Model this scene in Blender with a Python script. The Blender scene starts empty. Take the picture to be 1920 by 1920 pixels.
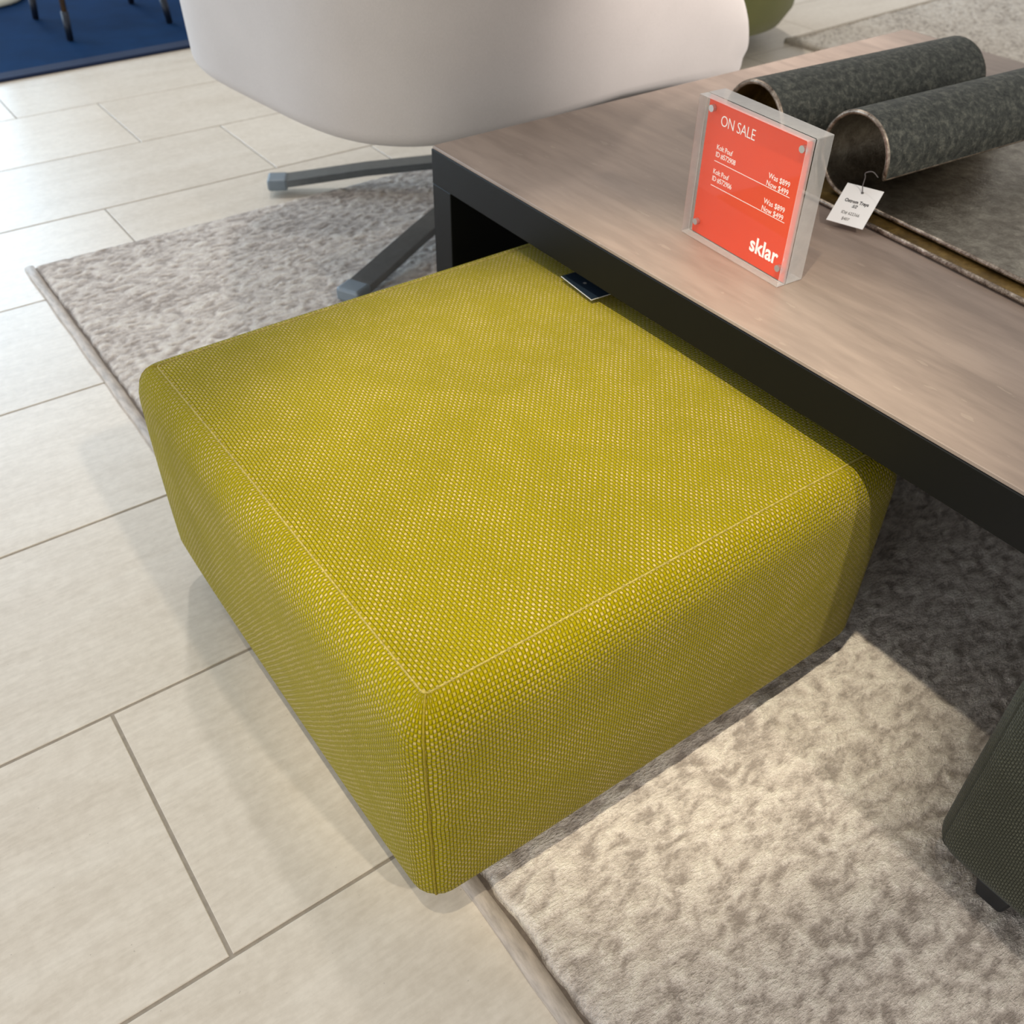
import bpy, bmesh, math, random
import numpy as np
from mathutils import Vector, Matrix
random.seed(4); rng = np.random.default_rng(4)
S = bpy.context.scene; COL = S.collection
PI = math.pi

# ------------------------------------------------------------------ camera
cam = bpy.data.cameras.new('camera'); co = bpy.data.objects.new('camera', cam); COL.objects.link(co)
cam.sensor_fit = 'HORIZONTAL'; cam.sensor_width = 36.0; cam.lens = 36.0 * 0.94409
cam.clip_start = 0.02; cam.clip_end = 100
Rv = Vector((0.812884, -0.582308, 0.011731)); Uv = Vector((0.376876, 0.541249, 0.751674)); Fv = Vector((0.444055, 0.606603, -0.65943))
co.matrix_world = Matrix(((Rv.x, Uv.x, -Fv.x, 0.0), (Rv.y, Uv.y, -Fv.y, -0.427495), (Rv.z, Uv.z, -Fv.z, 0.818873), (0, 0, 0, 1)))
S.camera = co
cam.dof.use_dof = True; cam.dof.focus_distance = 0.80; cam.dof.aperture_fstop = 10.0

# ------------------------------------------------------------------ light
S.view_settings.view_transform = 'Standard'; S.view_settings.look = 'None'
S.view_settings.gamma = 1.0; S.view_settings.use_curve_mapping = False
S.view_settings.exposure = -0.06
W = bpy.data.worlds.new('showroom_air'); S.world = W; W.use_nodes = True
bg = W.node_tree.nodes['Background']; bg.inputs[0].default_value = (1.0, 0.98, 0.955, 1); bg.inputs[1].default_value = 0.58

def aim(o, target):
    d = Vector(target) - o.location
    o.rotation_euler = d.to_track_quat('-Z', 'Y').to_euler()

def spot(name, loc, target, power, size_deg, blend, radius, col):
    l = bpy.data.lights.new(name, 'SPOT'); l.energy = power; l.spot_size = math.radians(size_deg)
    l.spot_blend = blend; l.shadow_soft_size = radius; l.color = col
    o = bpy.data.objects.new(name, l); COL.objects.link(o); o.location = loc; aim(o, target); return o

def area(name, loc, target, power, sx, sy, col):
    l = bpy.data.lights.new(name, 'AREA'); l.shape = 'RECTANGLE'; l.size = sx; l.size_y = sy
    l.energy = power; l.color = col
    o = bpy.data.objects.new(name, l); COL.objects.link(o); o.location = loc; aim(o, target); return o

spot('ceiling_and_fill_spot', (-0.22, -0.30, 2.70), (0.52, 0.12, 0.1), 290, 18.5, 0.72, 0.03, (1.0, 0.90, 0.69))
spot('ceiling_and_fill_spot', (0.9, 2.2, 2.70), (0.9, 1.4, 0.0), 66, 75, 0.8, 0.06, (1.0, 0.96, 0.90))
spot('ceiling_and_fill_spot', (-0.3, 2.6, 2.70), (0.0, 1.9, 0.0), 46, 55, 0.9, 0.06, (0.90, 0.95, 1.0))  # added fill, no known fixture: lifts the far floor with cool white
spot('ceiling_and_fill_spot', (2.8, 2.4, 2.70), (2.7, 1.7, 0.0), 110, 60, 0.8, 0.06, (1.0, 0.97, 0.93))  # made-up lamp that brightens the dim far right floor and cream rug
spot('ceiling_and_fill_spot', (0.55, -2.4, 2.70), (0.45, -0.15, 0.12), 150, 34, 0.8, 0.06, (1.0, 0.92, 0.80))  # invented fill from behind the camera for the front faces
spot('ceiling_and_fill_spot', (1.9, -0.7, 2.70), (1.30, 0.80, 0.50), 620, 19, 0.9, 0.05, (1.0, 0.93, 0.88))
area('window_and_fill_daylight', (-0.8, 5.6, 1.6), (0.2, 1.0, 0.0), 290, 4.0, 2.4, (0.58, 0.79, 1.0))
area('window_and_fill_daylight', (-4.4, -0.6, 1.0), (0.2, 0.0, 0.2), 95, 3.2, 2.0, (0.90, 0.95, 1.0))  # added soft fill for the left-facing sides; no window is built there

# ------------------------------------------------------------------ helpers
def link(name, me, mats=(), parent=None):
    o = bpy.data.objects.new(name, me); COL.objects.link(o)
    for m in (mats if isinstance(mats, (list, tuple)) else [mats]): me.materials.append(m)
    if parent is not None: o.parent = parent
    return o

def from_bm(name, bm, mats, parent=None, smooth=False):
    bmesh.ops.recalc_face_normals(bm, faces=bm.faces)
    me = bpy.data.meshes.new(name); bm.to_mesh(me); bm.free()
    if smooth: me.polygons.foreach_set('use_smooth', [True] * len(me.polygons))
    return link(name, me, mats, parent)

def from_data(name, v, f, mats, parent=None, smooth=False, uv=None):
    me = bpy.data.meshes.new(name); me.from_pydata([tuple(map(float, p)) for p in v], [], [tuple(int(i) for i in q) for q in f]); me.update()
    if smooth: me.polygons.foreach_set('use_smooth', [True] * len(me.polygons))
    if uv is not None:
        l = me.uv_layers.new(name='UVMap'); k = 0
        for poly in me.polygons:
            for li in poly.loop_indices:
                l.data[li].uv = uv[k]; k += 1
    return link(name, me, mats, parent)

def tag(o, label=None, cat=None, group=None, kind=None):
    if label: o['label'] = label
    if cat: o['category'] = cat
    if group: o['group'] = group
    if kind: o['kind'] = kind
    return o

def thing(name, label, cat, loc=(0, 0, 0), rz=0.0, group=None):
    o = bpy.data.objects.new(name, None); COL.objects.link(o); o.empty_display_size = 0.05
    o.location = loc; o.rotation_euler = (0, 0, rz)
    return tag(o, label, cat, group)

def add_box(bm, x0, x1, y0, y1, z0, z1, bev=0.0, seg=2):
    r = bmesh.ops.create_cube(bm, size=1.0)
    for v in r['verts']:
        v.co = Vector(((x0 + x1) / 2 + v.co.x * (x1 - x0), (y0 + y1) / 2 + v.co.y * (y1 - y0), (z0 + z1) / 2 + v.co.z * (z1 - z0)))
    if bev > 0:
        ed = list({e for v in r['verts'] for e in v.link_edges})
        bmesh.ops.bevel(bm, geom=ed, offset=bev, segments=seg, profile=0.5, affect='EDGES')

def box(name, ext, mat, parent=None, bev=0.0, seg=2):
    bm = bmesh.new(); add_box(bm, *ext, bev=bev, seg=seg); return from_bm(name, bm, mat, parent)

def tube(pts, r, n=8, closed=False, cap=True):
    pts = [Vector(p) for p in pts]; m = len(pts); V = []; Fc = []
    rr = r if isinstance(r, (list, tuple)) else [r] * m
    nrm = None
    for i, p in enumerate(pts):
        if closed: t = pts[(i + 1) % m] - pts[i - 1]
        else: t = pts[min(i + 1, m - 1)] - pts[max(i - 1, 0)]
        t.normalize()
        if nrm is None:
            nrm = t.cross(Vector((0, 0, 1)))
            if nrm.length < 1e-3: nrm = t.cross(Vector((1, 0, 0)))
        nrm = (nrm - t * nrm.dot(t)).normalized(); b = t.cross(nrm)
        for k in range(n):
            a = 2 * PI * k / n; V.append(p + (nrm * math.cos(a) + b * math.sin(a)) * rr[i])
    for i in range(m if closed else m - 1):
        j = (i + 1) % m
        for k in range(n): Fc.append((i * n + k, i * n + (k + 1) % n, j * n + (k + 1) % n, j * n + k))
    if cap and not closed:
        Fc.append(tuple(range(n - 1, -1, -1))); Fc.append(tuple((m - 1) * n + k for k in range(n)))
    return V, Fc

def lathe(prof, n=24, c=(0, 0)):
    V = []; Fc = []
    for r, z in prof:
        for k in range(n): V.append((c[0] + r * math.cos(2 * PI * k / n), c[1] + r * math.sin(2 * PI * k / n), z))
    for i in range(len(prof) - 1):
        for k in range(n): Fc.append((i * n + k, i * n + (k + 1) % n, (i + 1) * n + (k + 1) % n, (i + 1) * n + k))
    Fc.append(tuple(range(n - 1, -1, -1))); Fc.append(tuple((len(prof) - 1) * n + k for k in range(n)))
    return V, Fc

def vnoise(x, y, seed):
    """bilinear value noise, numpy"""
    g = np.random.default_rng(seed).random((512, 512))
    xi = np.floor(x).astype(int); yi = np.floor(y).astype(int); fx = x - xi; fy = y - yi
    fx = fx * fx * (3 - 2 * fx); fy = fy * fy * (3 - 2 * fy)
    a = g[xi % 512, yi % 512]; b = g[(xi + 1) % 512, yi % 512]; c = g[xi % 512, (yi + 1) % 512]; d = g[(xi + 1) % 512, (yi + 1) % 512]
    return (a * (1 - fx) + b * fx) * (1 - fy) + (c * (1 - fx) + d * fx) * fy

# ------------------------------------------------------------------ materials
class NT:
    def __init__(s, name):
        s.m = bpy.data.materials.new(name); s.m.use_nodes = True; s.t = s.m.node_tree
        s.b = s.t.nodes['Principled BSDF']
    def n(s, typ, **kw):
        nd = s.t.nodes.new(typ)
        for k, v in kw.items():
            if k.startswith('i_'):
                key = k[2:].replace('_', ' '); nd.inputs[key].default_value = v
            else: setattr(nd, k, v)
        return nd
    def l(s, a, b): s.t.links.new(a, b)
    def math(s, op, a, b=None, clamp=False):
        nd = s.n('ShaderNodeMath', operation=op); nd.use_clamp = clamp
        for i, x in enumerate((a, b)):
            if x is None: continue
            if isinstance(x, (int, float)): nd.inputs[i].default_value = x
            else: s.l(x, nd.inputs[i])
        return nd.outputs[0]
    def coord(s, which='Object', scale=(1, 1, 1), rot=(0, 0, 0)):
        c = s.n('ShaderNodeTexCoord'); mp = s.n('ShaderNodeMapping')
        mp.inputs['Scale'].default_value = scale; mp.inputs['Rotation'].default_value = rot
        s.l(c.outputs[which], mp.inputs['Vector']); return mp.outputs[0]
    def noise(s, vec, scale, detail=3.0, rough=0.5, dist=0.0):
        nd = s.n('ShaderNodeTexNoise'); nd.inputs['Scale'].default_value = scale; nd.inputs['Detail'].default_value = detail
        nd.inputs['Roughness'].default_value = rough; nd.inputs['Distortion'].default_value = dist
        s.l(vec, nd.inputs['Vector']); return nd.outputs['Fac']
    def ramp(s, fac, stops):
        nd = s.n('ShaderNodeValToRGB'); cr = nd.color_ramp
        while len(cr.elements) < len(stops): cr.elements.new(0.5)
        for e, (p, c) in zip(cr.elements, stops): e.position = p; e.color = (*c, 1)
        s.l(fac, nd.inputs[0]); return nd.outputs[0]
    def mix(s, fac, a, b, typ='MIX'):
        nd = s.n('ShaderNodeMix', data_type='RGBA', blend_type=typ)
        for i, x in ((0, fac), (6, a), (7, b)):
            if isinstance(x, (int, float)): nd.inputs[i].default_value = x
            elif isinstance(x, tuple): nd.inputs[i].default_value = (*x, 1)
            else: s.l(x, nd.inputs[i])
        return nd.outputs[2]
    def bump(s, h, strength, dist):
        nd = s.n('ShaderNodeBump'); nd.inputs['Strength'].default_value = strength; nd.inputs['Distance'].default_value = dist
        s.l(h, nd.inputs['Height']); s.l(nd.outputs[0], s.b.inputs['Normal']); return nd
    def col(s, x):
        if isinstance(x, tuple): s.b.inputs['Base Color'].default_value = (*x, 1)
        else: s.l(x, s.b.inputs['Base Color'])
    def set(s, **kw):
        for k, v in kw.items(): s.b.inputs[k.replace('_', ' ')].default_value = v
        return s

def lin(r, g, b):
    f = lambda c: (c / 255 / 12.92) if c / 255 <= 0.04045 else ((c / 255 + 0.055) / 1.055) ** 2.4
    return (f(r), f(g), f(b))

def mat_simple(name, c, rough=0.6, metal=0.0, var=0.12, scale=40, bump=0.0, stretch=(1, 1, 1)):
    t = NT(name); v = t.coord('Object', stretch); n = t.noise(v, scale, 4, 0.6)
    a = tuple(x * (1 - var) for x in c); b = tuple(min(1, x * (1 + var)) for x in c)
    t.col(t.ramp(n, [(0.3, a), (0.7, b)])); t.set(Roughness=rough, Metallic=metal)
    if bump: t.bump(n, 0.4, bump)
    return t.m

# floor tile: pale beige porcelain, faint linear veins
def mk_tile():
    t = NT('porcelain_tile'); oi = t.n('ShaderNodeObjectInfo')
    c = t.n('ShaderNodeTexCoord'); sh = t.n('ShaderNodeVectorMath', operation='ADD'); cb = t.n('ShaderNodeCombineXYZ')
    r = t.math('MULTIPLY', oi.outputs['Random'], 37.0); t.l(r, cb.inputs[0]); t.l(r, cb.inputs[1])
    t.l(c.outputs['Object'], sh.inputs[0]); t.l(cb.outputs[0], sh.inputs[1])
    mp = t.n('ShaderNodeMapping'); mp.inputs['Scale'].default_value = (1.0, 5.0, 1.0); t.l(sh.outputs[0], mp.inputs[0])
    n1 = t.noise(mp.outputs[0], 4.0, 5, 0.6, 0.5); n2 = t.noise(sh.outputs[0], 90, 4, 0.7); n3 = t.noise(mp.outputs[0], 40.0, 3, 0.6)
    base = t.ramp(n1, [(0.3, lin(208, 195, 177)), (0.55, lin(217, 205, 188)), (0.8, lin(222, 211, 195))])
    base = t.mix(0.10, base, t.ramp(n2, [(0.35, (0.25, 0.22, 0.19)), (0.65, (0.9, 0.86, 0.8))]))
    base = t.mix(0.10, base, t.ramp(n3, [(0.4, (0.36, 0.31, 0.26)), (0.6, (0.8, 0.74, 0.66))]))
    spk = t.noise(sh.outputs[0], 260, 2, 0.5)
    base = t.mix(t.math('MULTIPLY', t.math('GREATER_THAN', spk, 0.76), 0.35), base, lin(120, 108, 95))
    br = t.n('ShaderNodeHueSaturation'); t.l(base, br.inputs['Color'])
    t.l(t.math('ADD', t.math('MULTIPLY', oi.outputs['Random'], 0.06), 0.97), br.inputs['Value'])
    t.col(br.outputs[0])
    t.l(t.math('ADD', t.math('MULTIPLY', n1, 0.12), 0.30), t.b.inputs['Roughness'])
    t.set(IOR=1.5); t.bump(n2, 0.08, 0.0004); return t.m
M_tile = mk_tile()
M_grout = mat_simple('grey_grout', lin(156, 145, 131), 0.9, var=0.12, scale=120, bump=0.0004)

# woven upholstery
def mk_weave(name, thread, dot, dark, pitch, dot_amt=1.0, rough=0.85, blot=0.35, bumpd=0.0016):
    t = NT(name); c = t.n('ShaderNodeTexCoord')
    # gentle waviness of the threads
    nv = t.n('ShaderNodeTexNoise'); nv.inputs['Scale'].default_value = 45; nv.inputs['Detail'].default_value = 2; t.l(c.outputs['UV'], nv.inputs['Vector'])
    wob = t.n('ShaderNodeVectorMath', operation='SCALE'); wob.inputs['Scale'].default_value = 0.0028
    t.l(nv.outputs['Color'], wob.inputs[0])
    ad = t.n('ShaderNodeVectorMath', operation='ADD'); t.l(c.outputs['UV'], ad.inputs[0]); t.l(wob.outputs[0], ad.inputs[1])
    sp = t.n('ShaderNodeSeparateXYZ'); t.l(ad.outputs[0], sp.inputs[0])
    cx = t.math('COSINE', t.math('MULTIPLY', sp.outputs[0], 2 * PI / pitch))
    cy = t.math('COSINE', t.math('MULTIPLY', sp.outputs[1], 2 * PI / (pitch * 1.12)))
    val = t.math('MULTIPLY', cx, cy)                             # + on the weft dots (half-drop), - on the warp floats
    dots = t.math('MULTIPLY', t.math('SUBTRACT', val, 0.16), 2.6, True)
    flo = t.math('MULTIPLY', t.math('MULTIPLY', val, -1.0), 1.6, True)
    gap = t.math('SUBTRACT', 1.0, t.math('MULTIPLY', t.math('ABSOLUTE', cx), 2.2, True), True)   # furrow between the warp columns
    fine = t.noise(c.outputs['UV'], 700, 3, 0.7)
    bl = t.noise(c.outputs['UV'], 7, 4, 0.6); bl2 = t.noise(c.outputs['UV'], 210, 2, 0.6); bl3 = t.noise(c.outputs['UV'], 24, 3, 0.6)
    yel = t.mix(fine, tuple(x * 0.72 for x in thread), tuple(min(1, x * 1.25) for x in thread))
    am = t.math('ADD', t.math('MULTIPLY', t.math('SUBTRACT', bl2, 0.5), 1.8), t.math('MULTIPLY', t.math('SUBTRACT', bl3, 0.36), 2.2), True)
    colr = t.mix(t.math('MULTIPLY', dots, t.math('MULTIPLY', t.math('ADD', t.math('MULTIPLY', am, 0.75), 0.18), dot_amt)), yel, dot)
    colr = t.mix(t.math('MULTIPLY', gap, 0.85), colr, dark)
    hv = t.n('ShaderNodeHueSaturation'); t.l(colr, hv.inputs['Color'])
    t.l(t.math('ADD', t.math('MULTIPLY', bl, blot), 1 - blot / 2), hv.inputs['Value'])
    t.col(hv.outputs[0])
    h = t.math('ADD', t.math('ADD', t.math('MULTIPLY', dots, 0.8), t.math('MULTIPLY', flo, 0.6)), t.math('MULTIPLY', fine, 0.25))
    t.bump(h, 0.8, bumpd)
    t.set(Roughness=rough); t.b.inputs['Specular IOR Level'].default_value = 0.06
    t.b.inputs['Sheen Weight'].default_value = 0.16; t.b.inputs['Sheen Roughness'].default_value = 0.25
    return t.m
M_yellow = mk_weave('chartreuse_weave', lin(150, 136, 1), lin(200, 175, 122), lin(56, 47, 2), 0.0061)
M_green = mk_weave('dark_green_tweed', lin(68, 68, 56), lin(126, 124, 104), lin(26, 26, 21), 0.0044, 0.5, 0.9, 0.3)
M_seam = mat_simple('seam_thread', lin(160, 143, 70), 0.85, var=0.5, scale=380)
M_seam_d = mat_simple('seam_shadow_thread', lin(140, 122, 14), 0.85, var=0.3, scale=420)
M_seam_g = mat_simple('green_seam_thread', lin(52, 52, 42), 0.85, var=0.3, scale=420)
M_black = mat_simple('black_plastic', lin(26, 27, 29), 0.5, var=0.1)

# abstract rug: pile height attribute drives tuft colour
def mk_rug(name, hi, lo, mid, warm):
    t = NT(name); at = t.n('ShaderNodeAttribute'); at.attribute_name = 'pile'
    v = t.coord('Object'); vs = t.coord('Object', (0.45, 1, 1))
    f = t.noise(vs, 420, 3, 0.7); big = t.noise(v, 4.5, 3, 0.6); w = t.noise(v, 9, 2, 0.5)
    x = t.math('ADD', t.math('MULTIPLY', at.outputs['Fac'], 0.9), t.math('MULTIPLY', t.math('SUBTRACT', f, 0.5), 0.85))
    x = t.math('ADD', x, t.math('MULTIPLY', t.math('SUBTRACT', big, 0.5), 0.6))
    c = t.ramp(x, [(0.18, lo), (0.48, mid), (0.8, hi)])
    c = t.mix(t.math('MULTIPLY', w, 0.35), c, t.mix(1.0, c, warm, 'MULTIPLY'))
    t.col(c); t.set(Roughness=0.95); t.b.inputs['Specular IOR Level'].default_value = 0.1
    t.b.inputs['Sheen Weight'].default_value = 0.25
    t.bump(f, 1.0, 0.005); return t.m
M_rug = mk_rug('abstract_rug_pile', lin(246, 238, 226), lin(170, 158, 149), lin(220, 209, 199), (1.0, 0.93, 0.88))
M_rug2 = mk_rug('cream_loop_pile', lin(244, 236, 224), lin(168, 156, 144), lin(224, 214, 200), (1.0, 0.97, 0.93))
M_bind = mat_simple('rug_binding_tape', lin(176, 164, 152), 0.6, var=0.25, scale=180, bump=0.001, stretch=(1, 0.25, 1))
M_back = mat_simple('rug_backing', lin(112, 101, 92), 0.95, var=0.2, scale=200)
M_bind2 = mat_simple('cream_binding', lin(176, 165, 150), 0.8, var=0.2, scale=150)
M_navy = mat_simple('navy_carpet', lin(10, 44, 80), 0.95, var=0.16, scale=9, bump=0.0)
M_navy.node_tree.nodes['Principled BSDF'].inputs['Specular IOR Level'].default_value = 0.08
M_navyb = mat_simple('navy_border', lin(10, 30, 62), 0.9, var=0.1, scale=60)

# table top : taupe laminate with slight grain along the table
def mk_top():
    t = NT('taupe_tabletop'); v = t.coord('Object', (1.0, 0.16, 1), (0, 0, 0.25)); v2 = t.coord('Object', (1, 0.3, 1), (0, 0, 0.25))
    a = t.noise(v, 9, 5, 0.6, 0.6); b = t.noise(v, 60, 4, 0.6); d = t.noise(v2, 110, 2, 0.5)
    c = t.ramp(a, [(0.28, lin(124, 109, 98)), (0.5, lin(146, 129, 117)), (0.72, lin(162, 144, 131))])
    c = t.mix(0.22, c, t.ramp(b, [(0.38, lin(104, 88, 78)), (0.62, lin(170, 150, 136))]))
    pit = t.math('GREATER_THAN', d, 0.72)
    c = t.mix(t.math('MULTIPLY', pit, 0.14), c, lin(205, 188, 168))
    t.col(c); t.l(t.math('ADD', t.math('MULTIPLY', b, 0.15), 0.36), t.b.inputs['Roughness'])
    h = t.math('SUBTRACT', t.math('MULTIPLY', b, 0.5), t.math('MULTIPLY', pit, 0.6)); t.bump(h, 0.25, 0.0008)
    return t.m
M_top = mk_top()
M_frame = mat_simple('charcoal_lacquer', lin(9, 10, 11), 0.45, var=0.06, scale=30)
M_frame.node_tree.nodes['Principled BSDF'].inputs['Specular IOR Level'].default_value = 0.22

def mk_acrylic(name, edge):
    t = NT(name); t.t.nodes.remove(t.b); out = t.t.nodes['Material Output'].inputs['Surface']
    tr = t.n('ShaderNodeBsdfTransparent'); tr.inputs[0].default_value = (0.985, 0.99, 0.985, 1)
    gl = t.n('ShaderNodeBsdfGlossy'); gl.inputs['Roughness'].default_value = 0.03; fr_ = t.n('ShaderNodeFresnel'); fr_.inputs[0].default_value = 1.49
    mx = t.n('ShaderNodeMixShader'); ge = t.n('ShaderNodeNewGeometry'); t.l(t.math('MULTIPLY', fr_.outputs[0], t.math('SUBTRACT', 1.0, ge.outputs['Backfacing'])), mx.inputs[0]); t.l(tr.outputs[0], mx.inputs[1]); t.l(gl.outputs[0], mx.inputs[2])
    if edge:   # sawn and polished edge: part refracts, part scatters
        v = t.coord('Object'); n = t.noise(v, 90, 3, 0.6); rf = t.n('ShaderNodeBsdfRefraction'); rf.inputs['IOR'].default_value = 1.49; rf.inputs['Roughness'].default_value = 0.04
        tl = t.n('ShaderNodeBsdfDiffuse'); tl.inputs[0].default_value = (0.90, 0.89, 0.88, 1)
        m2 = t.n('ShaderNodeMixShader'); m2.inputs[0].default_value = 0.35; t.l(mx.outputs[0], m2.inputs[1]); t.l(rf.outputs[0], m2.inputs[2])
        m3 = t.n('ShaderNodeMixShader'); t.l(t.math('ADD', t.math('MULTIPLY', n, 0.10), 0.27), m3.inputs[0]); t.l(m2.outputs[0], m3.inputs[1]); t.l(tl.outputs[0], m3.inputs[2]); mx = m3
    t.l(mx.outputs[0], out); return t.m
M_acr = mk_acrylic('clear_acrylic', False); M_acre = mk_acrylic('acrylic_polished_edge', True)
M_orange = mat_simple('orange_red_card', lin(232, 74, 42), 0.55, var=0.03, scale=6)
M_white = mat_simple('white_print', lin(248, 240, 232), 0.6, var=0.01)
M_card = mat_simple('white_card', lin(246, 243, 238), 0.6, var=0.015)
M_ink = mat_simple('black_ink', lin(38, 36, 36), 0.6, var=0.05)
M_inkg = mat_simple('grey_ink', lin(120, 116, 112), 0.6, var=0.05)
M_navycard = mat_simple('navy_card', lin(22, 34, 46), 0.45, var=0.06)
M_string = mat_simple('grey_string', lin(105, 100, 98), 0.5, var=0.1)
M_magnet = mat_simple('magnet_steel', lin(206, 206, 206), 0.3, 0.9, var=0.08)
M_steel = mat_simple('brushed_steel', lin(112, 116, 118), 0.33, 0.9, var=0.08, scale=60)
M_steelcap = mat_simple('grey_foot_cap', lin(118, 128, 136), 0.5, 0.2, var=0.06)

def mk_metal(name, stops, rough, metal, scale, bumpd, dist=0.3, st=(1, 1, 1)):
    t = NT(name); v = t.coord('Object', st); a = t.noise(v, scale, 6, 0.7, dist); b = t.noise(v, scale * 8, 3, 0.6)
    x = t.math('ADD', t.math('MULTIPLY', a, 0.75), t.math('MULTIPLY', b, 0.25))
    t.col(t.ramp(x, stops)); t.set(Metallic=metal)
    t.l(t.math('ADD', t.math('MULTIPLY', b, 0.25), rough), t.b.inputs['Roughness']); t.bump(x, 0.6, bumpd); return t.m
M_trayout = mk_metal('dark_cast_outside', [(0.33, lin(40, 42, 40)), (0.5, lin(78, 80, 74)), (0.66, lin(126, 126, 114))], 0.40, 0.6, 130, 0.004)
M_brass = mk_metal('aged_brass_inside', [(0.32, lin(82, 62, 30)), (0.52, lin(130, 104, 54)), (0.7, lin(172, 142, 84))], 0.28, 0.85, 20, 0.001)
M_trayin = mk_metal('grey_patina_inside', [(0.34, lin(108, 98, 84)), (0.5, lin(142, 134, 120)), (0.66, lin(176, 168, 152))], 0.22, 0.95, 60, 0.0016)
M_rim = mk_metal('worn_rim', [(0.36, lin(72, 58, 48)), (0.5, lin(150, 136, 122)), (0.64, lin(206, 192, 176))], 0.25, 0.85, 60, 0.001)

def mk_cloth(name, c, c2, scale=320):
    t = NT(name); v = t.coord('Object', (1, 1, 1)); w = t.coord('Object', (6, 6, 1))
    a = t.noise(v, 6, 3, 0.5); f = t.noise(w, scale, 2, 0.6)
    t.col(t.mix(0.16, t.ramp(a, [(0.3, c), (0.7, c2)]), t.ramp(f, [(0.35, tuple(x * 0.7 for x in c)), (0.65, tuple(min(1, x * 1.2) for x in c2))])))
    t.set(Roughness=0.9); t.b.inputs['Sheen Weight'].default_value = 0.2; t.bump(f, 0.25, 0.0008); return t.m
M_chair = mk_cloth('grey_beige_wool', lin(186, 178, 173), lin(196, 188, 183))
M_olive = mk_cloth('olive_velvet', lin(112, 114, 64), lin(124, 124, 72))
M_greycush = mk_cloth('dark_grey_wool', lin(66, 70, 64), lin(76, 80, 74))
M_leg_brass = mat_simple('brass_leg', lin(172, 134, 96), 0.3, 0.8)
M_leg_dark = mat_simple('dark_leg_tip', lin(14, 24, 40), 0.5)
M_stoolseat = mk_cloth('navy_stool_fabric', lin(44, 52, 70), lin(52, 60, 80))
M_pale = mat_simple('pale_cream_lacquer', lin(240, 238, 220), 0.35, var=0.02)

# ------------------------------------------------------------------ floor with individual tiles
TW, TL, GAP = 0.305, 0.598, 0.0036
floor = box('floor', (-1.6, 5.2, -1.6, 5.2, -0.03, -0.0008), M_grout); tag(floor, kind='structure')
def tile_mesh(w, l):
    bm = bmesh.new(); r = bmesh.ops.create_cube(bm, size=1.0)
    for v in r['verts']: v.co = Vector((v.co.x * l, v.co.y * w, v.co.z * 0.008))
    top = [e for e in bm.edges if all(v.co.z > 0 for v in e.verts)]
    bmesh.ops.bevel(bm, geom=top, offset=0.0006, segments=1, affect='EDGES')
    bmesh.ops.recalc_face_normals(bm, faces=bm.faces)
    me = bpy.data.meshes.new('tile'); bm.to_mesh(me); bm.free(); me.materials.append(M_tile); return me
tm = tile_mesh(TW - GAP, TL - GAP)
for row in range(-4, 16):
    # rows are laid in a one-third running bond
    ph = {-1: 0.74, 0: 0.094, 1: 1.40, 2: 0.74, 3: 0.03, 4: 1.377, 5: 0.625, 6: 0.012, 7: 1.352}.get(row, [0.06, 1.37, 0.68][row % 3]) * TW
    for i in range(-4, 9):
        x = ph + (i + 0.5) * TL; y = (row + 0.5) * TW
        if x < -1.25 or x > 4.7 or y < -1.2 or y > 4.6: continue
        # nothing but the part of the floor the frame can see, with a margin
        if x < -0.9 and y < 0.3: continue
        if x > 2.2 and y < -0.3: continue
        o = bpy.data.objects.new('tile', tm); COL.objects.link(o); o.parent = floor
        o.location = (x, y, -0.004 + random.uniform(-0.0002, 0.0002))

# ------------------------------------------------------------------ shop front behind the scene (out of frame)
M_wall = mat_simple('white_wall_paint', lin(232, 229, 222), 0.8, var=0.02, scale=4)
M_alu = mat_simple('dark_window_frame', lin(48, 50, 52), 0.4, 0.5, var=0.05)
def mk_glass():
    t = NT('window_glass'); tr = t.n('ShaderNodeBsdfTransparent'); gl = t.n('ShaderNodeBsdfGlossy'); gl.inputs['Roughness'].default_value = 0.02
    fr_ = t.n('ShaderNodeValue'); fr_.outputs[0].default_value = 0.08; mx = t.n('ShaderNodeMixShader')
    t.l(fr_.outputs[0], mx.inputs[0]); t.l(tr.outputs[0], mx.inputs[1]); t.l(gl.outputs[0], mx.inputs[2]); t.l(mx.outputs[0], t.t.nodes['Material Output'].inputs['Surface']); return t.m
M_glass = mk_glass()
bm = bmesh.new()
for e in ((-1.6, -1.35, 5.2, 5.3, -0.03, 3.0), (1.25, 5.2, 5.2, 5.3, -0.03, 3.0), (-1.35, 1.25, 5.2, 5.3, 2.75, 3.0), (-1.35, 1.25, 5.2, 5.3, -0.03, 0.12)): add_box(bm, *e)
tag(from_bm('wall_back', bm, M_wall), kind='structure')
win = bpy.data.objects.new('window_1', None); COL.objects.link(win); win.location = (-1.35, 5.25, 0.12); tag(win, kind='structure')
bm = bmesh.new()
for e in ((0, 0.05, -0.03, 0.03, 0, 2.63), (2.55, 2.60, -0.03, 0.03, 0, 2.63), (1.275, 1.325, -0.03, 0.03, 0, 2.63), (0, 2.6, -0.03, 0.03, 0, 0.05), (0, 2.6, -0.03, 0.03, 2.58, 2.63)): add_box(bm, *e)
from_bm('window_frame', bm, M_alu, win)
for x0, x1 in ((0.05, 1.275), (1.325, 2.55)): box('pane', (x0, x1, -0.004, 0.004, 0.05, 2.58), M_glass, win)

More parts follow.
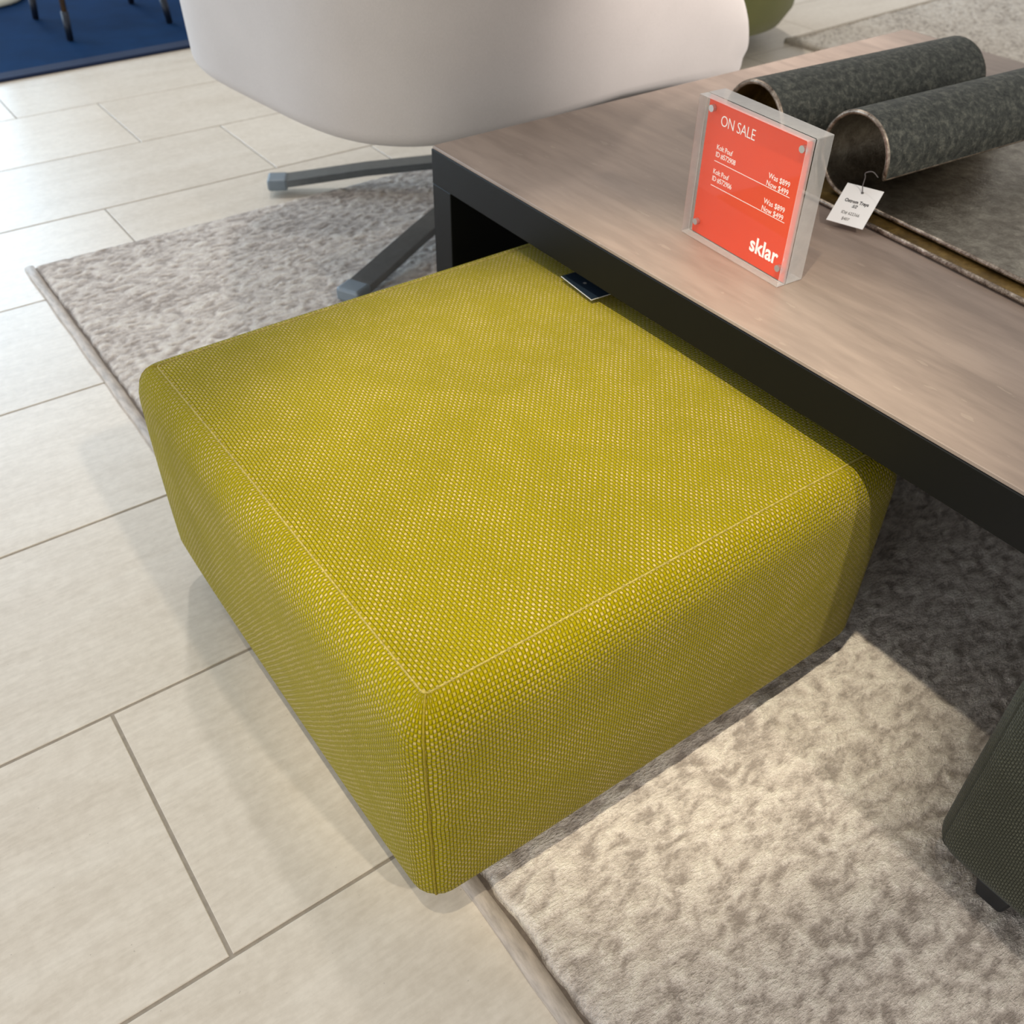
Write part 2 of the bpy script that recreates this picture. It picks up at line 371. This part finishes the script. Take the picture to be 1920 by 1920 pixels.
# ------------------------------------------------------------------ rugs
def pile_field(X, Y, ox, sx=0.5):
    Xw = X + 0.012 * (vnoise(X * 40, Y * 40, 21) - 0.5); Yw = Y + 0.012 * (vnoise(X * 40, Y * 40, 22) - 0.5)
    h = 0.06 * vnoise(Xw * 45 * sx + ox, Yw * 45 + ox, 11) + 0.50 * vnoise(Xw * 150 * sx + ox, Yw * 150, 12) + 0.44 * vnoise(Xw * 270 * sx, Yw * 270 + ox, 13)
    return (h - h.min()) / (h.max() - h.min())

def rug_pile(x0, x1, y0, y1, step, z, amp, mat, parent, ox=3.0, sx=0.5, edge=0.012):
    nx = int((x1 - x0) / step) + 1; ny = int((y1 - y0) / step) + 1
    X, Y = np.meshgrid(np.linspace(x0, x1, nx), np.linspace(y0, y1, ny), indexing='ij')
    P = pile_field(X, Y, ox, sx)
    d = np.minimum(np.minimum(X - x0, x1 - X), np.minimum(Y - y0, y1 - Y))
    k = np.clip(d / edge, 0, 1); k = np.sqrt(np.clip(1 - (1 - k) ** 2, 0, 1))
    Z = 0.001 + (z - 0.001) * k + (P - 0.5) * amp * k
    XY = (vnoise(X * 70, Y * 70, 5) - 0.5) * 0.004
    V = np.stack([X + XY * (d < 0.02), Y + XY * (d < 0.02), Z], -1).reshape(-1, 3)
    idx = np.arange(nx * ny).reshape(nx, ny)
    Fq = np.stack([idx[:-1, :-1], idx[1:, :-1], idx[1:, 1:], idx[:-1, 1:]], -1).reshape(-1, 4)
    me = bpy.data.meshes.new('pile'); me.vertices.add(len(V)); me.vertices.foreach_set('co', V.ravel())
    me.loops.add(Fq.size); me.loops.foreach_set('vertex_index', Fq.ravel().astype(np.int32))
    me.polygons.add(len(Fq)); me.polygons.foreach_set('loop_start', np.arange(0, Fq.size, 4, dtype=np.int32))
    me.update(calc_edges=True); me.validate()
    me.polygons.foreach_set('use_smooth', [True] * len(me.polygons))
    a = me.attributes.new('pile', 'FLOAT', 'POINT'); a.data.foreach_set('value', P.ravel().astype(np.float32))
    return link('pile', me, mat, parent)

RX0, RX1, RY0, RY1 = 0.220, 1.80, -1.04, 1.345
rug = thing('area_rug', 'abstract taupe and cream area rug lying under the yellow pouf and coffee table', 'rug')
rug_pile(RX0 + 0.0195, RX1 - 0.0185, RY0, RY1 - 0.002, 0.0029, 0.0085, 0.0042, M_rug, rug)
box('backing', (RX0 + 0.004, RX1 - 0.004, RY0 + 0.002, RY1 - 0.004, 0.0003, 0.0018), M_back, rug)
def binding(x0, x1, y0, y1, parent, mat, z=0.0075):
    bm = bmesh.new(); n = 60
    # rounded tape wrapped over the rug edge
    prof = [(-1, 0.0), (-1, 0.55), (-0.7, 0.9), (0, 1.0), (0.7, 0.92), (1, 0.6), (1, 0.0)]
    long_y = (y1 - y0) > (x1 - x0); rows = []
    for i in range(n + 1):
        t = i / n; r = []
        for a, h in prof:
            wv = 0.0007 * math.sin(i * 1.7 + a)
            if long_y: r.append(bm.verts.new(((x0 + x1) / 2 + a * (x1 - x0) / 2 + wv, y0 + t * (y1 - y0), h * z)))
            else: r.append(bm.verts.new((x0 + t * (x1 - x0), (y0 + y1) / 2 + a * (y1 - y0) / 2 + wv, h * z)))
        rows.append(r)
    for i in range(n):
        for k in range(len(prof) - 1): bm.faces.new((rows[i][k], rows[i + 1][k], rows[i + 1][k + 1], rows[i][k + 1]))
    bm.faces.new(rows[0]); bm.faces.new(rows[-1][::-1])
    return from_bm('edge_binding', bm, mat, parent, True)
binding(RX0, RX0 + 0.0160, RY0, RY1, rug, M_bind)
binding(RX1 - 0.017, RX1, RY0, RY1, rug, M_bind)

rug2 = thing('cream_rug', 'cream textured loop rug beyond the far end of the coffee table', 'rug', (2.405, 1.555, 0), 0.055)
rug_pile(0.014, 2.0, -1.6, -0.014, 0.006, 0.014, 0.010, M_rug2, rug2, 9.0, 0.8, 0.02)
binding(0.0, 0.015, -1.6, 0.0, rug2, M_bind2, 0.013)
binding(0.0, 2.0, -0.015, 0.0, rug2, M_bind2, 0.013)

navy = thing('navy_rug', 'flat navy blue rug with darker border at the upper left', 'rug', (0.446, 2.420, 0), 0.035)
box('field', (-1.2, 1.45, 0.055, 2.2, 0.0, 0.0075), M_navy, navy)
box('border', (-1.2, 1.45, 0.0, 0.055, 0.0, 0.0085), M_navyb, navy, 0.003)

# ------------------------------------------------------------------ poufs
def ring(hx, hy, r, n_side=22, n_c=6):
    """rounded rectangle, half sizes hx hy, corner radius r"""
    r = min(r, hx * 0.999, hy * 0.999); pts = []
    cs = [(hx - r, hy - r, 0), (-(hx - r), hy - r, PI / 2), (-(hx - r), -(hy - r), PI), (hx - r, -(hy - r), 1.5 * PI)]
    for q in range(4):
        cx, cy, a0 = cs[q]
        for k in range(n_c): a = a0 + PI / 2 * k / (n_c - 1); pts.append((cx + r * math.cos(a), cy + r * math.sin(a)))
        nx, ny, a1 = cs[(q + 1) % 4]
        p0 = (cx + r * math.cos(a0 + PI / 2), cy + r * math.sin(a0 + PI / 2)); p1 = (nx + r * math.cos(a1), ny + r * math.sin(a1))
        for k in range(1, n_side): t = k / n_side; pts.append((p0[0] + (p1[0] - p0[0]) * t, p0[1] + (p1[1] - p0[1]) * t))
    return pts

def make_pouf(label, loc, hx, hy, z0, z1, mat, mats, rz=0.0, foot_xy=(0.085, 0.085), bel=0.012):
    root = thing('pouf', label, 'pouf', loc, rz)
    re, rb, rc = 0.038, 0.026, 0.018
    prof = []                                                     # (inset, z, smooth arc length)
    prof.append((0.10, z0 + 0.001)); prof.append((0.045, z0 + 0.0005))
    for k in range(7): a = PI / 2 * k / 6; prof.append((rb * (1 - math.sin(a)), z0 + rb * (1 - math.cos(a))))
    for k in range(1, 14): prof.append((0.0, z0 + rb + (z1 - re - z0 - rb) * k / 14))
    SEAM = 6
    for k in range(SEAM + 1): a = PI / 2 * k / SEAM; prof.append((re * (1 - math.cos(a)) * 0.62, z1 - re + re * math.sin(a)))
    i_seam = len(prof) - 1
    d0 = prof[-1][0]
    m = min(hx, hy)
    for k in range(1, 26): prof.append((d0 + (m * 0.94 - d0) * (k / 25.0), z1))
    V = []; R = None; UVp = []
    s = 0.0; prev = None
    for i, (d, z) in enumerate(prof):
        if prev is not None: s += math.hypot(d - prev[0], z - prev[1])
        prev = (d, z)
        rad = max(rc * (1 - d / d0), 0.0) + 0.005 if (i > 9 and d <= d0 and z > z1 - re - 0.001) else (rc + 0.005 if i <= i_seam else 0.005)
        pts = ring(max(hx - d, 0.0004), max(hy - d, 0.0004), rad); n = len(pts)
        per = 0.0; last = pts[-1]
        for j, (x, y) in enumerate(pts):
            per += math.hypot(x - last[0], y - last[1]) if j else 0.0; last = (x, y)
            fx, fy = x / hx, y / hy
            crown = 0.009 * max(0, 1 - fx * fx) * max(0, 1 - fy * fy)
            zn = (z - z0) / (z1 - z0)
            belly = bel * math.sin(PI * min(1, max(0, zn))) ** 0.7
            ex = belly * (1 - abs(fy) ** 4) * (1 if x > 0 else -1) * (abs(fx) ** 8)
            ey = belly * (1 - abs(fx) ** 4) * (1 if y > 0 else -1) * (abs(fy) ** 8)
            wob = 0.0012 * math.sin(9 * x + 5 * y + 3) * math.sin(11 * y - 4 * x)
            zz = z + (crown + wob) * (1 if zn > 0.9 else max(0, (zn - 0.6) / 0.3))
            if i == i_seam: zz -= 0.0014
            V.append((x + ex, y + ey, zz)); UVp.append((per, s, x, y))
        R = n
    Fc = []; uv = []
    for i in range(len(prof) - 1):
        for j in range(R):
            k = (j + 1) % R; q = (i * R + j, i * R + k, (i + 1) * R + k, (i + 1) * R + j); Fc.append(q)
            if i >= i_seam: uv += [(UVp[a][2], UVp[a][3]) for a in q]
            else:
                pj = UVp[i_seam * 0 + 9 * R + j][0]; pk = UVp[9 * R + k][0] if k else UVp[9 * R + R - 1][0] + 0.01
                uv += [(pj, UVp[i * R][1]), (pk, UVp[i * R][1]), (pk, UVp[(i + 1) * R][1]), (pj, UVp[(i + 1) * R][1])]
    cr = [(len(prof) - 1) * R + j for j in range(R)]; Fc.append(tuple(cr)); uv += [(UVp[a][2], UVp[a][3]) for a in cr]
    body = from_data('cushion_body', V, Fc, mat, root, True, uv)
    # underside panel and feet
    box('base_panel', (-hx + 0.05, hx - 0.05, -hy + 0.05, hy - 0.05, z0 - 0.006, z0 + 0.004), M_black, root)
    for sx in (-1, 1):
        for sy in (-1, 1):
            cx, cy = sx * (hx - foot_xy[0]), sy * (hy - foot_xy[1])
            bm = bmesh.new(); add_box(bm, cx - 0.017, cx + 0.017, cy - 0.017, cy + 0.017, 0.0108, z0 + 0.004, 0.003, 1)
            for vv in bm.verts:
                if vv.co.z < 0.02: vv.co.x = cx + (vv.co.x - cx) * 0.75; vv.co.y = cy + (vv.co.y - cy) * 0.75
            from_bm('foot', bm, M_black, root)
    # top seam: a stitched welt that follows the ring
    sp = [Vector(V[i_seam * R + j]) + Vector((0, 0, 0.0001)) for j in range(R)]
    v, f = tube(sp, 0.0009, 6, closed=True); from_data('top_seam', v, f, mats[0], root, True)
    # one upright seam in each corner
    for q in range(4):
        j = q * (6 + 21) + 3
        col = [Vector(V[i * R + j]) for i in range(3, i_seam + 1)]
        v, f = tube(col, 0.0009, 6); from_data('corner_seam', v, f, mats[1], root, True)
    return root
PZ = 0.008
make_pouf('chartreuse yellow woven square pouf half under the coffee table', (0.4425, 0.1990, 0), 0.2680, 0.2780, 0.030, 0.2845, M_yellow, (M_seam, M_seam_d), 0.004, bel=0.008)
make_pouf('dark green tweed square pouf cut off by the right edge', (0.568 + 0.265, -0.277 - 0.268, 0), 0.265, 0.268, 0.036, 0.2835, M_green, (M_seam_g, M_seam_g), 0.01, (0.028, 0.062), 0.004)

# ------------------------------------------------------------------ coffee table
TZ = 0.360
tb = thing('coffee_table', 'low coffee table with taupe top and charcoal waterfall frame above the poufs', 'table')
X0, X1, Y1, Y0 = 0.6345, 1.585, 0.625, -1.0
AP = 0.049
box('top_panel', (X0 + 0.0012, X1 - 0.0012, Y0 + 0.0012, Y1 - 0.0012, TZ - 0.004, TZ), M_top, tb, 0.0006, 1)
box('top_core', (X0, X1, Y0, Y1, TZ - AP, TZ - 0.004), M_frame, tb, 0.0008, 1)
box('end_panel', (X0, X1, Y1 - 0.042, Y1, 0.0108, TZ - AP), M_frame, tb, 0.0008, 1)
box('end_panel', (X0, X1, Y0, Y0 + 0.042, 0.0108, TZ - AP), M_frame, tb, 0.0008, 1)

# ------------------------------------------------------------------ lettering helper
def text(name, s, size, mat, parent, loc=(0, 0, 0), align='LEFT', bold=0.0, sx=1.0, spacing=1.0, shear=0.0):
    cu = bpy.data.curves.new(name, 'FONT'); cu.body = s; cu.size = size; cu.align_x = align; cu.offset = bold; cu.extrude = 0.00008
    cu.space_character = spacing; cu.shear = shear; cu.resolution_u = 3
    o = bpy.data.objects.new('tmp', cu); COL.objects.link(o)
    bpy.context.view_layer.update()
    me = bpy.data.meshes.new_from_object(o.evaluated_get(bpy.context.evaluated_depsgraph_get()))
    bpy.data.objects.remove(o); bpy.data.curves.remove(cu)
    for v in me.vertices: v.co.x = v.co.x * sx + loc[0]; v.co.y += loc[1]; v.co.z += loc[2]
    me.materials.clear(); return link(name, me, mat, parent)

# ------------------------------------------------------------------ acrylic sale sign (local x = across, z = up, -y = front)
fl = Vector((0.7265, 0.2640, 0)); fr = Vector((0.7175, 0.1175, 0))
ux = (fr - fl).normalized(); SW = (fr - fl).length; SH = 0.1435; ST = 0.034; CY = 0.0115   # CY: depth of the card between the blocks
sign = thing('sale_sign', 'clear acrylic block sign with orange on sale card standing on the coffee table', 'sign', (fl.x, fl.y, TZ + 0.0003), math.atan2(ux.y, ux.x))
for nm, y0, y1 in (('front_block', 0.0, CY - 0.0004), ('back_block', CY + 0.0004, ST)):
    bk = box(nm, (0, SW, y0, y1, 0, SH), [M_acr, M_acre], sign, 0.0009, 2)
    for pl in bk.data.polygons: pl.material_index = 0 if abs(pl.normal.y) > 0.9 else 1
ins = box('sale_card', (0.0045, SW - 0.0040, CY - 0.0003, CY + 0.0003, 0.001, SH - 0.004), M_orange, sign)
def on_card(name, s, size, x, z, align='LEFT', bold=0.0, sx=1.0, spacing=1.0):
    o = text(name, s, size, M_white, ins, (0, 0, 0), align, bold, sx, spacing)
    o.rotation_euler = (PI / 2, 0, 0); o.location = (x, CY - 0.00036, z); return o
# card printing, sizes in metres
CW = SW
on_card('heading_print', 'ON SALE', 0.0150, 0.0235, SH - 0.0255, bold=-0.00012, sx=0.86, spacing=0.95)
on_card('item_print', 'Kolt Pouf\nID #572908', 0.0072, 0.0235, SH - 0.0490, sx=0.88, spacing=0.95)
on_card('price_print', 'Was $899\nNow $499', 0.0076, SW - 0.0195, SH - 0.0520, 'RIGHT', sx=0.9)
on_card('item_print', 'Kolt Pouf\nID #572906', 0.0072, 0.0235, SH - 0.0735, sx=0.88, spacing=0.95)
on_card('price_print', 'Was $899\nNow $499', 0.0076, SW - 0.0195, SH - 0.0770, 'RIGHT', sx=0.9)
for z in (SH - 0.0610, SH - 0.0860):
    box('rule_print', (0.0230, SW - 0.0170, CY - 0.00045, CY - 0.00032, z, z + 0.00055), M_white, ins)
on_card('logo_print', 'sklar', 0.0225, SW - 0.0165, 0.0145, 'RIGHT', 0.0005, 0.92)
for x in (0.0120, SW - 0.0110):
    for z in (0.0140, SH - 0.0120):
        bm = bmesh.new(); bmesh.ops.create_cone(bm, cap_ends=True, segments=20, radius1=0.0034, radius2=0.0034, depth=0.004)
        bmesh.ops.transform(bm, matrix=Matrix.Translation((x, CY - 0.0026, z)) @ Matrix.Rotation(PI / 2, 4, 'X'), verts=bm.verts)
        from_bm('magnet', bm, M_magnet, sign)

# ------------------------------------------------------------------ scroll trays
def make_tray(label, loc, rz, length, vc, R, lip, flat_end, th, m_in, m_out):
    """local x: tube axis (length), y: across; a flat sheet whose +y end rolls up into a scroll"""
    t = thing('scroll_tray', label, 'tray', loc, rz, 'nested scroll trays')
    path = []
    path = [(flat_end, 0.0 + th / 2)]
    nf = 14
    for k in range(1, nf + 1): path.append((flat_end + (vc - flat_end) * k / nf, th / 2))
    for k in range(1, 29):
        a = -PI / 2 + math.radians(270) * k / 28
        path.append((vc + R * math.cos(a), th / 2 + R + R * math.sin(a)))
    for k in (1, 2): path.append((vc - R, th / 2 + R - lip * k / 2))
    # sweep the sheet with thickness; the inner side faces the scroll centre
    P = [Vector((p[0], p[1])) for p in path]; inn = []; out = []
    for i, p in enumerate(P):
        d = (P[min(i + 1, len(P) - 1)] - P[max(i - 1, 0)]).normalized(); nrm = Vector((-d.y, d.x))
        inn.append(p + nrm * th / 2); out.append(p - nrm * th / 2)
    nx = 10; xs = [length * k / nx for k in range(nx + 1)]
    def sheet(name, prof, flip, mat):
        v = [(x, q.x, q.y) for x in xs for q in prof]; n = len(prof); f = []
        for i in range(nx):
            for k in range(n - 1):
                q = (i * n + k, (i + 1) * n + k, (i + 1) * n + k + 1, i * n + k + 1); f.append(q if not flip else q[::-1])
        return from_data(name, v, f, mat, t, True)
    sheet('inner_face', inn, False, m_in); sheet('outer_face', out, True, m_out)
    # rounded, worn rim all the way round
    loop = []
    mid = [(p.x, p.y) for p in P]
    loop += [(0.0, a, b) for a, b in mid]; loop += [(x, *mid[-1]) for x in xs[1:-1]]
    loop += [(length, a, b) for a, b in mid[::-1]]; loop += [(x, *mid[0]) for x in xs[-2:0:-1]]
    v, f = tube(loop, th * 0.52, 8, closed=True)
    from_data('rim', v, f, M_rim, t, True)
    return t
TROT = math.radians(-4.0)
make_tray('larger scroll tray with aged brass inside, its dark roll farther back', (0.8920, 0.0, TZ + 0.0008), TROT, 0.352, 0.352, 0.0475, 0.006, -0.42, 0.0058, M_brass, M_trayout)
make_tray('smaller scroll tray nested in the brass one, with the hanging white tag', (0.9130, 0.0, TZ + 0.0080), TROT, 0.325, 0.2120, 0.0455, 0.010, -0.36, 0.0052, M_trayin, M_trayout)

# ------------------------------------------------------------------ white price tag
def quad_tag(name, label, a, b, c, th, mat, cat='tag'):
    """card with lower-left a, lower-right b, upper-left c"""
    a, b, c = map(Vector, (a, b, c)); ex = (b - a); w = ex.length; ex.normalize(); ey = c - a; ey -= ex * ey.dot(ex); h = ey.length; ey.normalize(); ez = ex.cross(ey)
    o = thing(name, label, cat); o.matrix_world = Matrix(((ex.x, ey.x, ez.x, a.x), (ex.y, ey.y, ez.y, a.y), (ex.z, ey.z, ez.z, a.z), (0, 0, 0, 1)))
    return o, w, h
pt, w, h = quad_tag('price_tag', 'small white paper price tag leaning on the edge of the scroll trays', (0.868, 0.186, 0.3665), (0.881, 0.147, 0.3665), (0.911, 0.204, 0.3925), 0.0006, M_card)
box('card', (0, w, 0, h, 0, 0.0006), M_card, pt)
tx = text('product_print', 'Ostrom Trays', 0.0062, M_ink, pt, (w * 0.5, h * 0.55, 0.0007), 'CENTER', 0.00015, 0.75)
text('size_print', 'S/2', 0.0056, M_ink, pt, (w * 0.5, h * 0.44, 0.0007), 'CENTER', 0.0001, 0.8, shear=0.3)
text('number_print', 'ID# 622366', 0.0056, M_inkg, pt, (w * 0.5, h * 0.25, 0.0007), 'CENTER', 0, 0.75)
text('price_print', '$407', 0.0056, M_inkg, pt, (w * 0.45, h * 0.10, 0.0007), 'CENTER', 0, 0.75)
bm = bmesh.new(); bmesh.ops.create_circle(bm, cap_ends=True, segments=12, radius=0.0016)
bmesh.ops.translate(bm, vec=(w * 0.5, h * 0.84, 0.00075), verts=bm.verts); from_bm('eyelet', bm, M_inkg, pt)
hole = pt.matrix_world @ Vector((w * .5, h * .84, 0.0012)); ipt = pt.matrix_world.inverted()
lip = Vector((0.9170, 0.1685, 0.4085))
st = [hole, hole + Vector((0.002, 0.003, 0.006)), hole + Vector((0.001, 0.002, 0.016)), hole.lerp(lip, 0.55) + Vector((-0.006, 0.006, 0.012)), lip + Vector((-0.006, 0.004, 0.006)), lip]
st = [ipt @ p for p in st]
def smooth_path(p, n=6):
    r = []
    for i in range(len(p) - 1):
        p0, p1, p2, p3 = p[max(i - 1, 0)], p[i], p[i + 1], p[min(i + 2, len(p) - 1)]
        for k in range(n):
            t = k / n
            r.append(0.5 * ((2 * p1) + (p2 - p0) * t + (2 * p0 - 5 * p1 + 4 * p2 - p3) * t * t + (3 * p1 - p0 - 3 * p2 + p3) * t ** 3))
    return r + [p[-1]]
v, f = tube(smooth_path(st), 0.0006, 6); from_data('string', v, f, M_string, pt, True)

# ------------------------------------------------------------------ dark tag lying on the yellow pouf
bt, w, h = quad_tag('hang_tag', 'dark navy card tag with white edge lying on the yellow pouf', (0.637, 0.355, 0.2935), (0.631, 0.293, 0.2935), (0.690, 0.333, 0.2945), 0.001, M_navycard)
box('card_back', (0, w, 0, 0.085, 0, 0.0006), M_card, bt)
box('card_face', (0.0002, w - 0.0002, 0.0002, 0.085, 0.0006, 0.0011), M_navycard, bt)
bm = bmesh.new(); bmesh.ops.create_circle(bm, cap_ends=True, segments=12, radius=0.0022)
bmesh.ops.translate(bm, vec=(w * 0.45, 0.014, 0.00125), verts=bm.verts); from_bm('eyelet', bm, M_inkg, bt)

# ------------------------------------------------------------------ lounge chairs
def superring(a, b, n, cnt):
    r = []
    for k in range(cnt):
        t = 2 * PI * k / cnt; c, s = math.cos(t), math.sin(t)
        r.append((a * math.copysign(abs(c) ** (2 / n), c), b * math.copysign(abs(s) ** (2 / n), s)))
    return r

def make_lounge(label, loc, rz, a, b, z0, mat, cush_mat, hub, legs, arm=0.62, front=0.43, back=0.80, star=True):
    root = thing('lounge_chair', label, 'chair', loc, rz)
    CNT = 96; base = superring(a, b, 3.9, CNT)
    def ztop(x, y):
        fx = x / a
        # back rest at -x, arms at the sides, low front at +x
        k = min(1, max(0, (fx - 0.08) / 0.92)); k = k * k * (3 - 2 * k)
        kb = min(1, max(0, (-fx - 0.1) / 0.8)); kb = kb * kb * (3 - 2 * kb)
        return arm * (1 - k) + front * k + (back - arm) * kb
    V = []; Fc = []; rows = []
    def add(scale_in, zf):
        r = []
        for (x, y) in base:
            l = math.hypot(x, y); s = (l - scale_in) / l
            z = zf(x, y); dip = 0.075 * max(0, x / a) ** 1.5 * max(0, min(1, (z0 + 0.06 - z) / 0.06))   # the shell hangs lower towards the seat front
            V.append((x * s, y * s, z - dip)); r.append(len(V) - 1)
        rows.append(r)
    add(0.20, lambda x, y: z0 + 0.004)
    add(0.06, lambda x, y: z0)
    for k in range(6): t = PI / 2 * k / 5; add(0.022 * (1 - math.sin(t)) + 0.006, lambda x, y, t=t: z0 + 0.024 * (1 - math.cos(t)))
    for k in range(1, 9): add(0.006 - 0.006 * math.sin(PI * k / 9), lambda x, y, k=k: z0 + 0.024 + (ztop(x, y) - 0.04 - z0 - 0.024) * k / 8)
    for k in range(1, 7): t = PI * k / 6; add(0.006 + 0.045 * (1 - math.cos(t)), lambda x, y, t=t: ztop(x, y) - 0.04 + 0.04 * math.sin(t))
    add(0.105, lambda x, y: max(0.31, ztop(x, y) - 0.2)); add(0.11, lambda x, y: 0.302); add(0.25, lambda x, y: 0.30)
    for i in range(len(rows) - 1):
        for k in range(CNT): q = (k + 1) % CNT; Fc.append((rows[i][k], rows[i][q], rows[i + 1][q], rows[i + 1][k]))
    Fc.append(tuple(rows[0][::-1])); Fc.append(tuple(rows[-1]))
    from_data('upholstered_shell', V, Fc, mat, root, True)
    # loose seat cushion
    V = []; Fc = []; rows = []
    for d, z in [(0.12, 0.305), (0.115, 0.315), (0.112, 0.335), (0.120, 0.352), (0.14, 0.362), (0.2, 0.366), (0.3, 0.368)]:
        r = []
        for (x, y) in base: l = math.hypot(x, y); s = (l - d) / l; V.append((x * s, y * s, z)); r.append(len(V) - 1)
        rows.append(r)
    for i in range(len(rows) - 1):
        for k in range(CNT): q = (k + 1) % CNT; Fc.append((rows[i][k], rows[i][q], rows[i + 1][q], rows[i + 1][k]))
    Fc.append(tuple(rows[0][::-1])); Fc.append(tuple(rows[-1]))
    from_data('seat_cushion', V, Fc, cush_mat, root, True)
    v, f = lathe([(0.050, 0.036), (0.052, 0.045), (0.052, 0.066), (0.03, 0.075), (0.03, z0 + 0.01), (0.12, z0 + 0.011), (0.12, z0 + 0.016)], 24, hub)
    from_data('swivel_column', v, f, M_steel, root, True)
    for ang, r in legs:
        t = math.radians(ang); d = Vector((math.cos(t), math.sin(t), 0)); n = Vector((-d.y, d.x, 0)); h = Vector((hub[0], hub[1], 0))
        bm = bmesh.new(); prev = None
        for s, z, w in ((0.03, 0.058, 0.042), (0.3 * r, 0.052, 0.042), (0.62 * r, 0.040, 0.042), (0.86 * r, 0.026, 0.042), (0.93 * r, 0.022, 0.042), (r - 0.005, 0.020, 0.042)):
            c = [bm.verts.new(h + d * s + n * (q * w / 2) + Vector((0, 0, z + e))) for q, e in ((-1, -0.014), (1, -0.014), (1, 0), (-1, 0))]
            if prev:
                for k in range(4): bm.faces.new((prev[k], prev[(k + 1) % 4], c[(k + 1) % 4], c[k]))
            else: bm.faces.new(c[::-1])
            prev = c
        bm.faces.new(prev); lg = from_bm('leg', bm, M_steel, root)
        bm = bmesh.new(); add_box(bm, r - 0.030, r + 0.010, -0.0225, 0.0225, 0.0003, 0.024, 0.005, 2)
        bmesh.ops.transform(bm, matrix=Matrix.Translation(h) @ Matrix.Rotation(t, 4, 'Z'), verts=bm.verts)
        from_bm('foot_cap', bm, M_steelcap, lg)
    return root
make_lounge('large grey beige upholstered swivel lounge chair behind the coffee table', (1.026, 1.102, 0.0105), 0.105, 0.458, 0.364, 0.288, M_chair, M_chair,
            (0.142, 0.047), [(144.4, 0.497), (199.8, 0.585), (324.4, 0.45), (19.8, 0.45)], arm=0.60, front=0.345)
op = thing('pouf', 'round olive green pouf beyond the right end of the grey lounge chair', 'pouf', (2.18, 1.815, 0.0003))
v, f = lathe([(0.18, 0.0), (0.20, 0.004), (0.20, 0.03), (0.19, 0.034)], 48); from_data('plinth', v, f, M_black, op, True)
v, f = lathe([(0.19, 0.034), (0.27, 0.042), (0.325, 0.065), (0.35, 0.105), (0.357, 0.16), (0.357, 0.28), (0.35, 0.34), (0.325, 0.375), (0.27, 0.392), (0.15, 0.400), (0.02, 0.402)], 64)
from_data('cushion_body', v, f, M_olive, op, True)
v, f = tube([(0.326 * math.cos(k * PI / 32), 0.326 * math.sin(k * PI / 32), 0.376) for k in range(64)], 0.003, 6, closed=True); from_data('top_seam', v, f, M_olive, op, True)

# ------------------------------------------------------------------ small stool on the navy rug
stool = thing('stool', 'small stool with thin brass legs and dark tips on the navy rug', 'stool', (0.835, 2.805, 0.0080), 0.07)
v, f = lathe([(0.14, 0.43), (0.175, 0.435), (0.185, 0.455), (0.185, 0.48), (0.17, 0.50), (0.10, 0.507)], 32); from_data('seat', v, f, M_stoolseat, stool, True)
v, f = lathe([(0.10, 0.415), (0.13, 0.415), (0.13, 0.432), (0.10, 0.432)], 24); from_data('seat_ring', v, f, M_leg_brass, stool, True)
for sx in (-1, 1):
    for sy in (-1, 1):
        ft = Vector((sx * 0.148, sy * 0.137, 0.002)); tp = Vector((sx * 0.115, sy * 0.105, 0.425))
        k = ft.lerp(tp, 0.17)
        v, f = tube([k, tp], [0.0075, 0.011], 12); lg = from_data('leg', v, f, M_leg_brass, stool, True)
        v, f = tube([ft, k], [0.009, 0.0105], 12); from_data('dark_tip', v, f, M_leg_dark, lg, True)

# pale foot of a side table at the very corner
v, f = lathe([(0.115, 0.0), (0.12, 0.004), (0.12, 0.014), (0.11, 0.02), (0.03, 0.03), (0.022, 0.06), (0.022, 0.50), (0.03, 0.52)], 32)
side = thing('side_table', 'pale round side table foot in the top left corner on navy rug', 'table', (0.60, 3.24, 0.0080))
from_data('pedestal', v, f, M_pale, side, True)
v, f = lathe([(0.20, 0.52), (0.22, 0.524), (0.22, 0.54), (0.215, 0.545)], 40); from_data('table_top', v, f, M_pale, side, True)
